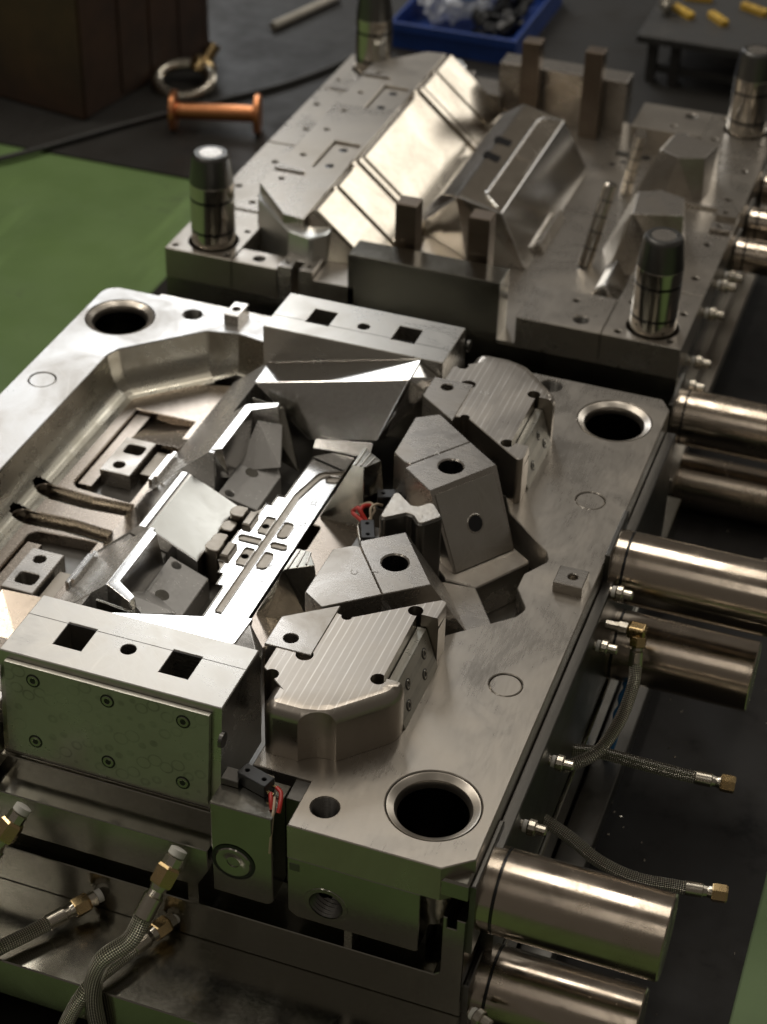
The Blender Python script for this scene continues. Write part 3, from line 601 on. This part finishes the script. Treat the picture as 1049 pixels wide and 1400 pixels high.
# ================================================================== braided hoses
def hose(label, pts, r=7.5, end=None, start=None):
    T = thing('braided_hose', label, 'hose', pts[0], 'braided steel hoses')
    tube('braid', pts, r, 'braid', T, 18, 14, twist=(11, 4.0))
    def crimp(p, d, rot=1):
        d = Vector(d).normalized(); p = Vector(p)
        lathe('crimp_sleeve', [(r*.9, 0), (r*1.12, 1), (r*1.12, r*2.6), (r*.95, r*2.7), (r*.85, r*3.3), (r*.95, r*3.5), (r*1.05, r*4.0), (r*.8, r*4.1)], p-d*r*.4, 'nut', T, d, 18)
        lathe('hex_nut', [(r*.7, r*4), (r*1.3, r*4.0), (r*1.42, r*4.3), (r*1.42, r*6.0), (r*1.25, r*6.3), (r*.8, r*6.3), (r*.8, r*5)], p-d*r*.4, 'brass', T, d, 6, 20)
        return p+d*r*5.6
    P = [Vector(p) for p in pts]
    if end: crimp(P[-1], P[-1]-P[-2])
    if start: 
        q = crimp(P[0], P[0]-P[1]); d = (P[0]-P[1]).normalized()
        lathe('pipe_nipple', [(r*.8, 0), (r*1.05, .5), (r*1.05, r*1.1), (r*.8, r*1.2)], q+d*r*.2, 'nut', T, d, 8, 20)
        lathe('sealing_tape', [(r*.82, r*1.2), (r*.95, r*1.3), (r*.95, r*2.0), (r*.7, r*2.1), (0, r*2.1)], q+d*r*.2, 'tape', T, d, 20)
    return T
# on the screwed wear plate's seat
hose('thick braided hose with brass nut dropping from the slide seat', [(386, -438, -93), (380, -454, -110), (360, -470, -128), (350, -474, -170), (352, -474, -220), (352, -470, -262), (330, -474, -290)], 8, start=True)
hose('braided hose curving away over the clamping plate edge', [(283, -424, -160), (270, -442, -162), (248, -470, -166), (215, -492, -196), (180, -505, -240), (140, -510, -288)], 6.6, start=True)
hose('braided hose passing behind the thick hanging hose', [(366, -424, -160), (358, -444, -160), (344, -474, -168), (328, -494, -210), (322, -500, -260), (300, -500, -288)], 6.6, start=True)
hose('braided hose with white taped fitting at the end of the slide seat', [(232, -438, -93), (222, -456, -112), (196, -474, -150), (176, -480, -220), (150, -486, -288)], 8, start=True)
hose('braided hose with brass end cap reaching over the dark floor below two cylinders', [(656, -60, -146), (690, -50, -148), (730, -47, -151), (772, -45, -153), (786, -44, -153)], 6.2, end=True)
hose('braided hose with brass end cap lying above the cylinder by the corner bore', [(652, -160, -140), (690, -168, -150), (722, -178, -160), (758, -182, -165), (796, -178, -165), (806, -176.5, -165)], 6.2, end=True)
T = hose('braided hose hanging in a loop from a cylinder elbow', [(704, 6, -72), (706, -6, -92), (702, -36, -114), (690, -68, -130), (668, -84, -141), (650, -90, -146)], 6.2)
lathe('crimp_sleeve', [(5.6, 0), (7, 1), (7, 16), (5.4, 17), (5, 22)], (704, 5, -76), 'nut', T, (-.1, .45, 1), 18)
lathe('hex_nut', [(4, 0), (8, 0), (8.8, 1.2), (8.8, 10), (8, 11), (4, 11)], (702.5, 13, -57), 'brass', T, (-.1, .45, 1), 6, 20)
hull('elbow', [(x, y, z) for x in (690, 708) for y in (12, 26) for z in (-50, -36)], 'brass', T, 3, 3)
lathe('pipe_nipple', [(6, 0), (7.2, .5), (7.2, 9), (5, 10), (5, 22)], (690, 19, -43), 'nut', T, (-1, 0, 0), 8, 20)
T = thing('blue_rope', 'short length of frayed blue rope hanging beside the loop hose', 'rope', (690, 60, -200))
for k in range(3): tube('rope_strand', [(682+3.2*math.cos(t*.9+k*2.09)+t*.6, 40+t*4+2*math.sin(t*.9+k*2.09), -236+t*7+3.2*math.sin(t*.9+k*2.09)) for t in range(0, 14)], 3.1, 'bluerope', T, 8, 4)

# ================================================================== rear mould half
V2 = 940; ZB = -61
B = thing('core_mould_half', 'steel mould half with raised cores and four tall guide pins', 'mould half', (273, V2, FLOOR+4))
def by(pts): return [(p[0], p[1]+V2)+tuple(p[2:]) for p in pts]
box('core_plate', -76, 621, V2-354, V2+354, -200, -104, 'side', B, 0)
prism('core_floor', by([(100, -353), (520, -353), (520, 353), (100, 353)]), 'plate', B, -104.3, -100, ch=0)
box('support_plate', -70, 616, V2-349, V2+349, -222, -200.4, 'dark', B, 0)
prism('clamping_plate', by([(-100, -400), (640, -400), (640, 400), (-100, 400)]), 'plate', B, -245, -222.4, ch=1)
for xx in (0, 470): box('support_rail', xx, xx+90, V2-380, V2+380, FLOOR+4.2, -245.4, 'darkgrey', B, 2)
PINS = [(-24, -312), (576, -312), (576, 312), (-24, 312)]
def pads(x0, x1, y0, y1, hl=(), z0=-104.2, mat='plate'):
    return prism('corner_pad', by([(x0, y0), (x1, y0), (x1, y1), (x0, y1)]), mat, B, z0, ZB, holes=[[(a, b+V2) for a, b in h] for h in hl], ch=.9)
def pinhole(x, y): return circ(x, y, 33.5, 40)
for s in MF:
    y0, y1 = (-354, -216) if s < 0 else (216, 354)
    pads(520, 621, y0, y1, [pinhole(576, 312*s), circ(538, 340*s, 4.5, 14), circ(604, 340*s, 4.5, 14), circ(606, 268*s, 4.5, 14), circ(538, 262*s, 4.5, 14)])
    pads(-76, 19, y0, y1, [pinhole(-24, 312*s), circ(-66, 342*s, 4, 14), circ(8, 342*s, 4, 14), circ(8, 272*s, 4, 14), circ(-60, 250*s, 4, 14)])
    pads(520, 621, min(40*s, 214*s), max(40*s, 214*s), [circ(540, 70*s, 5, 14), circ(596, 72*s, 5, 14), circ(600, 170*s, 5, 14), circ(545, 180*s, 5, 14)])
    pads(-76, 1, min(2*s, 214*s), max(2*s, 214*s), [circ(-40, 60*s, 5, 14), circ(-58, 150*s, 5, 14), circ(-20, 190*s, 5, 14)])
    box('pad_strip', -60, 8, V2+214*s-3, V2+214*s+3, ZB-1, ZB+2.5, 'block', B, .4)
    # bridges at the ends
    pads(20.5, 84, y0 if s < 0 else 318, -318 if s < 0 else y1, [circ(52, 336*s, 8, 20)])
    pads(410, 518.5, y0 if s < 0 else 262, -262 if s < 0 else y1, [circ(488, 330*s, 10, 24), circ(470, 285*s, 4.5, 14)])
    threaded(B, 488, V2+330*s, ZB-.2, 9, 25, 3); threaded(B, 52, V2+336*s, ZB-.2, 7, 20, 3)
    tb = prism('keyed_block', by(rp([(86, 354*s), (104, 354*s), (104, 332*s), (116, 332*s), (116, 354*s), (134, 354*s), (134, 312*s), (86, 312*s)])), 'block', B, -104, ZB+6, holes=[circ(95, V2+340*s, 3.5, 12), circ(125, V2+340*s, 3.5, 12)], ch=.7)
    prism('end_shelf', by([(135, 356*s), (192, 356*s), (192, 300*s), (135, 300*s)]), 'block', B, -104, ZB-4, ch=.7)
    prism('heel_bar', by([(184, 356*s), (387, 356*s), (387, 314*s), (184, 314*s)]), 'side' if s < 0 else 'block', B, -190, -17, ch=1.2)
    for x in (242, 340):
        prism('locking_post', by([(x-14, 302*s), (x+14, 302*s), (x+14, 276*s), (x-14, 276*s)]), 'bronze', B, -100.2, 38, ch=1.2)
box('latch_pad', 520, 621, V2-38, V2+38, -104, ZB-5, 'plate', B, .8)
for s in MF: prism('latch_clip', by([(590, 12*s), (619, 12*s), (619, 32*s), (590, 32*s)]), 'block', B, ZB-5.2, ZB+5, holes=[circ(602, V2+22*s, 4.5, 14)], ch=.5)
# guide pins
for x, y in PINS:
    p = lathe('guide_pin', [(29.3, -90), (29.3, 19), (28.2, 19.8), (28.2, 22.2), (29.3, 23), (29.3, 64), (28.2, 64.8), (28.2, 67.2), (29.3, 68), (29.3, 86), (28.8, 87.5)], (x, V2+y, ZB), 'pin', B, n=64)
    lathe('pin_tip', [(28.8, 87.5), (28.6, 92), (25, 122), (23.4, 126), (21, 128), (16.5, 128), (16, 126.8), (15.5, 127.4), (1.8, 127.4), (1.5, 125), (0, 124)], (x, V2+y, ZB), 'pintip', p, n=64)
    lathe('pin_face', [(0, 127.9), (15, 127.9), (15.4, 127.2)], (x, V2+y, ZB), 'block', p, n=40)
    for h in (21, 66): lathe('oil_groove', [(28.9, h-1.8), (29.5, h-1.6), (29.5, h+1.6), (28.9, h+1.8)], (x, V2+y, ZB), 'blackhole', p, n=48)
# raised left core: mirrors the pocket outline
ro = rp([(5, -226, 12), (12, -243, 18), (84, -312, 14), (120, -322, 8), (134, -300), (134, 300), (120, 322, 8), (84, 312, 14), (12, 243, 18), (5, 226, 12)], 5)
bo = rp([(2, -228, 12), (9, -246, 18), (82, -318, 14), (120, -326, 8), (136, -304), (136, 304), (120, 326, 8), (82, 318, 14), (9, 246, 18), (2, 228, 12)], 5)
prism('raised_core', by(ro), 'satin', B, -104, -25, ch=2, bottom=by(bo))
prism('core_cap', by([(7, -225), (70, -296), (100, -300), (100, 300), (70, 296), (7, 225)]), 'plate', B, -25.2, -11, holes=[rp([(p[0], p[1]+V2, 3) for p in ((52, 60*s), (92, 60*s), (92, 150*s), (52, 150*s))]) for s in MF]+[circ(28, V2+y, 4.5, 14) for y in (-200, -120, -30, 40, 110, 190)], ch=1)
for s in MF:
    box('cap_insert', 53.5, 90.5, V2+min(62*s, 148*s), V2+max(62*s, 148*s), -25.2, -15, 'plate', B, .8)
    for y in (78, 132): lathe('insert_hole', [(0, .15), (6, .15), (7, -.1)], (72, V2+y*s, -15), 'blackhole', B, n=18)
    box('cap_key', 8, 52, V2+174*s-3, V2+174*s+3, -12, -7.5, 'block', B, .5)
def bext(name, prof, y0, y1, mat, ch=.6): return mkobj(name, prism_bm(prof, (), 0, y1-y0, ch=ch, frame=FXZ(V2+y0)), mat, B, 30)
def flank_prof(o): return [(101, -99), (101, -12), (107+o, -3.5), (112+o, -4.5), (207+o, -86), (214+o, -99)]
bext('core_flank', flank_prof(5), -108, 108, 'cream')
for s in MF:
    for ya, yb, o_ in ((108.2, 122, 1), (122.2, 136, -4), (136.2, 150, 2), (150.2, 205, 4), (205.2, 214, -1), (214.2, 282, 3)):
        y_a, y_b = sorted((ya*s, yb*s)); bext('core_step', flank_prof(o_), y_a, y_b, 'cream')
    hull('end_lip', [(x, V2+y*s, z) for x, y, z in ((100, 283, -12), (112, 283, -10), (216, 283, -92), (100, 283, -99), (216, 283, -99), (104, 300, -40), (180, 300, -99), (104, 300, -99))], 'cream', B, 1)
# right core with runner
hull('runner_core', [(x, V2+y, z) for x, y, z in ((266, -162, -9), (266, 162, -9), (330, -160, -24), (330, 160, -24), (371, -165, -99.8), (371, 165, -99.8), (240, -140, -22), (240, 140, -22), (206, -110, -72), (206, 110, -72), (206, -110, -99.8), (206, 110, -99.8), (285, -165, -99.8), (285, 165, -99.8))], 'cavity', B, 1.4, 3)
ctz = lambda x: -9-(x-266)*15/64
def onTop(name, pts, h, mat):
    bm = prism_bm([(p[0], p[1]+V2) for p in pts], (), 0, h, ch=.2, frame=lambda a, b, hh: (a, b, ctz(a)+hh))
    return mkobj(name, bm, mat, B)
onTop('core_cover', [(270, -156), (329, -156), (329, -40), (326, -40), (326, 60), (329, 60), (329, 156), (270, 156)], .9, 'cream')
for s in MF: onTop('gate_slot', rp([(263, 16*s, 4), (287, 18*s, 4), (287, 38*s, 4), (263, 36*s, 4)]), 1.4, 'blackhole')
tube('runner_bead', [(322, V2-152, ctz(322)+1), (300, V2-130, ctz(300)+1.2), (298, V2-118, ctz(298)+1.2)], 2.2, 'ramp', B, 10, 4)
tube('runner_bead', [(298, V2-118, ctz(298)+1.2), (298, V2+118, ctz(298)+1.2)], 2.2, 'ramp', B, 10, 1, curve=False)
tube('runner_bead', [(298, V2+118, ctz(298)+1.2), (304, V2+138, ctz(304)+1.2), (328, V2+154, ctz(328)+1)], 2.2, 'ramp', B, 10, 4)
tube('runner_bead', [(299, V2, ctz(299)+.8), (322, V2+2, ctz(322)+.8)], 1.6, 'cream', B, 8, 1, curve=False)
bext('core_rail', [(369, -99.5), (369, -88), (374, -86), (380, -99.5)], -110, 0, 'block')
for s in MF:
    hull('core_wing', [(x, V2+y*s, z) for x, y, z in ((238, 141, -22), (266, 163, -10), (206, 170, -60), (212, 176, -62), (244, 148, -26), (266, 166, -14), (208, 172, -64))], 'ramp', B, .8)
    # angled pins and heel blocks
    d = Vector((18, 34*(-s), 109))
    b0 = Vector((441, V2+121*s, -100)); ang = lathe('angle_pin', [(9.5, 0), (9.5, 115), (7.5, 118), (0, 118)], b0, 'pin', B, d, 24)
    for h in (26, 50, 72, 94): lathe('ring_groove', [(9.2, h-1.2), (9.7, h-1), (9.7, h+1), (9.2, h+1.2)], b0, 'blackhole', ang, d, 24)
    hull('heel_block', [(x, V2+y*s, z) for x, y, z in ((494, 70, -2), (502, 137, -2), (566, 118, -2), (556, 66, -2), (522, 54, -2), (456, 66, -99.8), (478, 128, -99.8), (572, 122, -99.8), (566, 50, -99.8), (500, 46, -99.8))], 'block', B, 1)
    hull('heel_face', [(x, V2+y*s, z) for x, y, z in ((491, 72, -4), (500, 135, -4), (453, 68, -99.5), (475, 128, -99.5), (496, 70, -8), (504, 132, -8), (460, 66, -99.5), (482, 126, -99.5))], 'sand', B, .5)
    hull('slide_cam', [(x, V2+y*s, z) for x, y, z in ((484, 176, -60), (498, 176, -50), (484, 250, -60), (498, 250, -50), (470, 176, -99.8), (520, 176, -99.8), (470, 250, -99.8), (520, 250, -99.8))], 'ramp', B, 3, 3)
    for k in range(4): lathe('insert_hole', [(0, .15), (4+k, .15), (5+k, -.1)], (400+k*14, V2+(200+k*14)*s, -100), 'blackhole', B, n=18)
    box('key_slot', 396, 420, V2+min(236*s, 246*s), V2+max(236*s, 246*s), -100.2, -97, 'dark', B, .4)
# cylinders and fittings on the flank
for (v, z, x1) in ((V2-338, -166, 800), (V2-338, -262, 790), (V2+30, -120, 760), (V2+130, -120, 760), (V2+250, -120, 760)): cylinder(B, v, z, 622, x1, 36 if z < -130 else 24)
for v, z in ((V2-200, -92), (V2-120, -92), (V2-60, -110), (V2-262, -130), (V2-290, -150)): fitting(B, (621, v, z), (1, 0, 0), 8)

# ================================================================== workshop floor behind
zf = FLOOR+4.2
T = thing('copper_spool', 'copper coloured spool with round flanges lying on the dark floor', 'spool', (-378, 1404, zf))
ax = Vector((133, 39, 0)).normalized(); st = Vector((-452, 1384, zf+36))
lathe('spool_core', [(17, 8), (15, 12), (15, 148), (17, 152)], st, 'copper', T, ax, 28)
for h in (0, 150): lathe('flange', [(0, h), (33, h), (36, h+2), (36, h+9), (33, h+11), (0, h+11)], st, 'copper', T, ax, 32)
T = thing('lifting_eye', 'plated lifting eye ring with collar standing on the dark floor', 'lifting eye', (-500, 1560, zf))
tube('ring', [(-505+52*math.cos(2*math.pi*k/24), 1555+40*math.sin(2*math.pi*k/24), zf+16+16*math.sin(2*math.pi*k/24)) for k in range(25)], 12, 'nut', T, 12, 2)
lathe('collar', [(0, 0), (22, 0), (26, 6), (26, 22), (20, 28), (12, 30), (12, 60), (0, 60)], (-492, 1594, zf+18), 'brass', T, (.3, .5, .7), 24)
T = thing('cabinet', 'dark brown cabinet with square edges standing behind the copper spool', 'cabinet', (-900, 1700, zf))
a, b = Vector((-609, 1352)), Vector((-540, 1745)); d2 = (b-a).normalized(); n2 = Vector((-d2.y, d2.x))
bw = [a, b, b+n2*500, a+n2*500]
prism('cabinet_body', [tuple(p) for p in bw], 'wood', T, zf+4, zf+900, ch=4)
prism('cabinet_plinth', [tuple(p+(Vector((-600, 1650))-p)*.04) for p in bw], 'darkgrey', T, zf, zf+3.8, ch=0)
prism('cabinet_frame', [tuple(a+d2*4-n2*3), tuple(a+d2*20-n2*3), tuple(a+d2*20-n2*.2), tuple(a+d2*4-n2*.2)], 'wood', T, zf+6, zf+890, ch=1)
prism('cabinet_frame', [tuple(b-d2*20-n2*3), tuple(b-d2*4-n2*3), tuple(b-d2*4-n2*.2), tuple(b-d2*20-n2*.2)], 'wood', T, zf+6, zf+890, ch=1)
for k in range(1, 4):
    q = a+d2*(24+k*92); prism('cabinet_board', [tuple(q-n2*2.4), tuple(q+d2*84-n2*2.4), tuple(q+d2*84-n2*.2), tuple(q-n2*.2)], 'wood', T, zf+14, zf+880, ch=1.2)
T = thing('storage_crate', 'dark crate standing beside the brown cabinet', 'crate', (-1000, 1500, zf))
prism('crate_body', [(-1250, 1400), (-790, 1400), (-790, 1900), (-1250, 1900)], 'darkgrey', T, zf, zf+600, ch=4)
for xx in (-1200, -1000, -830): box('crate_batten', xx, xx+45, 1388, 1399.5, zf+2, zf+590, 'wood', T, 2)
o = tube('power_cable', [(-760, 1080, zf+6), (-665, 1150, zf+6), (-523, 1368, zf+6), (-430, 1500, zf+6), (-330, 1640, zf+6), (-260, 1820, zf+6), (-230, 2100, zf+6)], 5.5, 'darkgrey', None, 10, 10)
tag(o, 'thin dark cable snaking across the floor past the copper spool', 'cable')
o = tube('pale_rod', [(-462, 1880, zf+9), (-400, 2080, zf+9)], 9, 'rod', None, 12, 2); tag(o, 'short pale rod lying on the dark floor', 'rod')
# blue bin
T = thing('blue_bin', 'blue plastic parts bin full of bags and dark fittings', 'bin', (-80, 2020, zf))
x0, x1, y0, y1, hh = -215, 30, 1900, 2240, 52
hull('bin_floor', [(x, y, z) for x in (x0, x1) for y in (y0, y1) for z in (zf, zf+6)], 'blue', T, 1)
for nm, pts in (('front', ((x0-6, y0-6), (x1+6, y0-6), (x1+6, y0), (x0-6, y0))), ('back', ((x0-6, y1), (x1+6, y1), (x1+6, y1+6), (x0-6, y1+6))), ('l', ((x0-6, y0+.3), (x0, y0+.3), (x0, y1-.3), (x0-6, y1-.3))), ('r', ((x1, y0+.3), (x1+6, y0+.3), (x1+6, y1-.3), (x1, y1-.3)))):
    prism('bin_wall', list(pts), 'blue', T, zf, zf+hh, ch=1.5)
prism('bin_rim', [(x0-10, y0-12), (x1+10, y0-12), (x1+10, y0-6.2), (x0-10, y0-6.2)], 'blue', T, zf+hh-16, zf+hh+2, ch=2)
def crumple(name, cx, cy, cz, rx, ry, rz, mat, label, cat, amp=.35, group=None):
    bm = bmesh.new(); bmesh.ops.create_icosphere(bm, subdivisions=4, radius=1)
    from mathutils import noise
    for v in bm.verts:
        n = v.co.normalized(); k = 1+amp*noise.turbulence(n*2.3+Vector((cx, cy, 0))*.01, 4, True)-amp*.6
        v.co = Vector((cx+n.x*k*rx, cy+n.y*k*ry, cz+max(n.z*k, -.8)*rz))
    return tag(mkobj(name, bm, mat, None, 20), label, cat, group)
crumple('plastic_bag', -135, 2050, zf+75, 75, 110, 62, 'bag', 'crumpled clear plastic bag in the blue bin', 'bag', .6)
crumple('plastic_bag', -60, 2150, zf+80, 70, 80, 50, 'bag', 'loose clear plastic bag lying at the far end of the blue bin', 'bag', .6)
o = lathe('bottle_cap', [(0, 26), (24, 26), (27, 22), (28, 0), (0, 0)], (-92, 1985, zf+100), 'bluelight', None, (.2, -.3, 1), 24); tag(o, 'light blue plastic cap on top of the clear bag', 'cap')
for k in range(26):
    cx, cy = random.uniform(-60, 16), random.uniform(1925, 2120); rr_ = random.uniform(10, 17)
    o = lathe('pipe_fitting', [(rr_*.4, 0), (rr_, 0), (rr_, rr_*1.1), (rr_*.7, rr_*1.2), (rr_*.7, rr_*2.2), (rr_*.4, rr_*2.2)], (cx, cy, zf+22+random.uniform(0, 34)), 'rubber', None, (random.uniform(-1, 1), random.uniform(-1, 1), .6), 8, 25, closed=True)
    tag(o, 'small black pipe fitting heaped in the blue bin', 'fitting', 'black fittings in the blue bin')
# dark trestle and yellow clamps
T = thing('work_table', 'low dark work table with steel legs beyond the tall guide pin', 'table', (420, 2050, zf))
box('table_top', 268, 760, 1900, 2330, zf+84, zf+100, 'darkgrey', T, 3)
for x, y in ((286, 1925), (330, 1925), (730, 1925), (286, 2300), (730, 2300)): box('leg', x, x+18, y, y+18, zf, zf+83.7, 'darkgrey', T, 1.5)
box('stretcher', 306, 728, 1928, 1940, zf+20, zf+34, 'darkgrey', T, 1)
for k, (x, y, rz, ln, lab) in enumerate(((326, 2030, -42, 30, 'yellow clamp bar lying nearest the table edge by the silver knob'), (338, 2115, 6, 28, 'wide yellow clamp bar lying flat at the back of the dark table'), (396, 2020, -48, 28, 'yellow clamp bar with dark bolts along its length on the dark table'), (452, 2095, -28, 30, 'yellow clamp bar lying behind the guide pin on the dark table'))):
    bm = prism_bm(rp([(-ln, -8, 3), (ln, -8, 3), (ln, 8, 3), (-ln, 8, 3)]), [circ(-14, 0, 4, 12), circ(14, 0, 4, 12)], zf+100.3, zf+112, ch=1.5)
    for v in bm.verts: v.co = Matrix.Translation((x, y, 0)) @ Matrix.Rotation(R(rz), 4, 'Z') @ v.co
    tag(mkobj('clamp_bar', bm, 'yellow', None), lab, 'clamp', 'yellow clamps on the table')
o = lathe('knob', [(0, 0), (9, 0), (10, 6), (16, 14), (17, 22), (12, 30), (0, 33)], (296, 2020, zf+100.3), 'nut', None, n=20); tag(o, 'small silver knob standing on the dark table', 'knob')
# swarf on the dark floor
bm = bmesh.new()
for k in range(60):
    x, y = random.uniform(690, 860), random.uniform(-300, 900); a = random.uniform(0, 6.28); l = random.uniform(.7, 2.2); d = Vector((math.cos(a), math.sin(a), 0))*l; n = Vector((-d.y, d.x, 0)).normalized()*random.uniform(.4, .9); p = Vector((x, y, FLOOR+4.3)); up = Vector((0, 0, random.uniform(.5, 1.6)))
    v = [bm.verts.new(q) for q in (p-d-n, p+d-n, p+d+n, p-d+n, p+up)]
    for i in range(4): bm.faces.new((v[i], v[(i+1) % 4], v[4]))
    bm.faces.new(v[:4])
o = mkobj('metal_chips', bm, 'nut', None); tag(o, 'tiny bright metal chips scattered over the dark floor', 'chips'); o['kind'] = 'stuff'
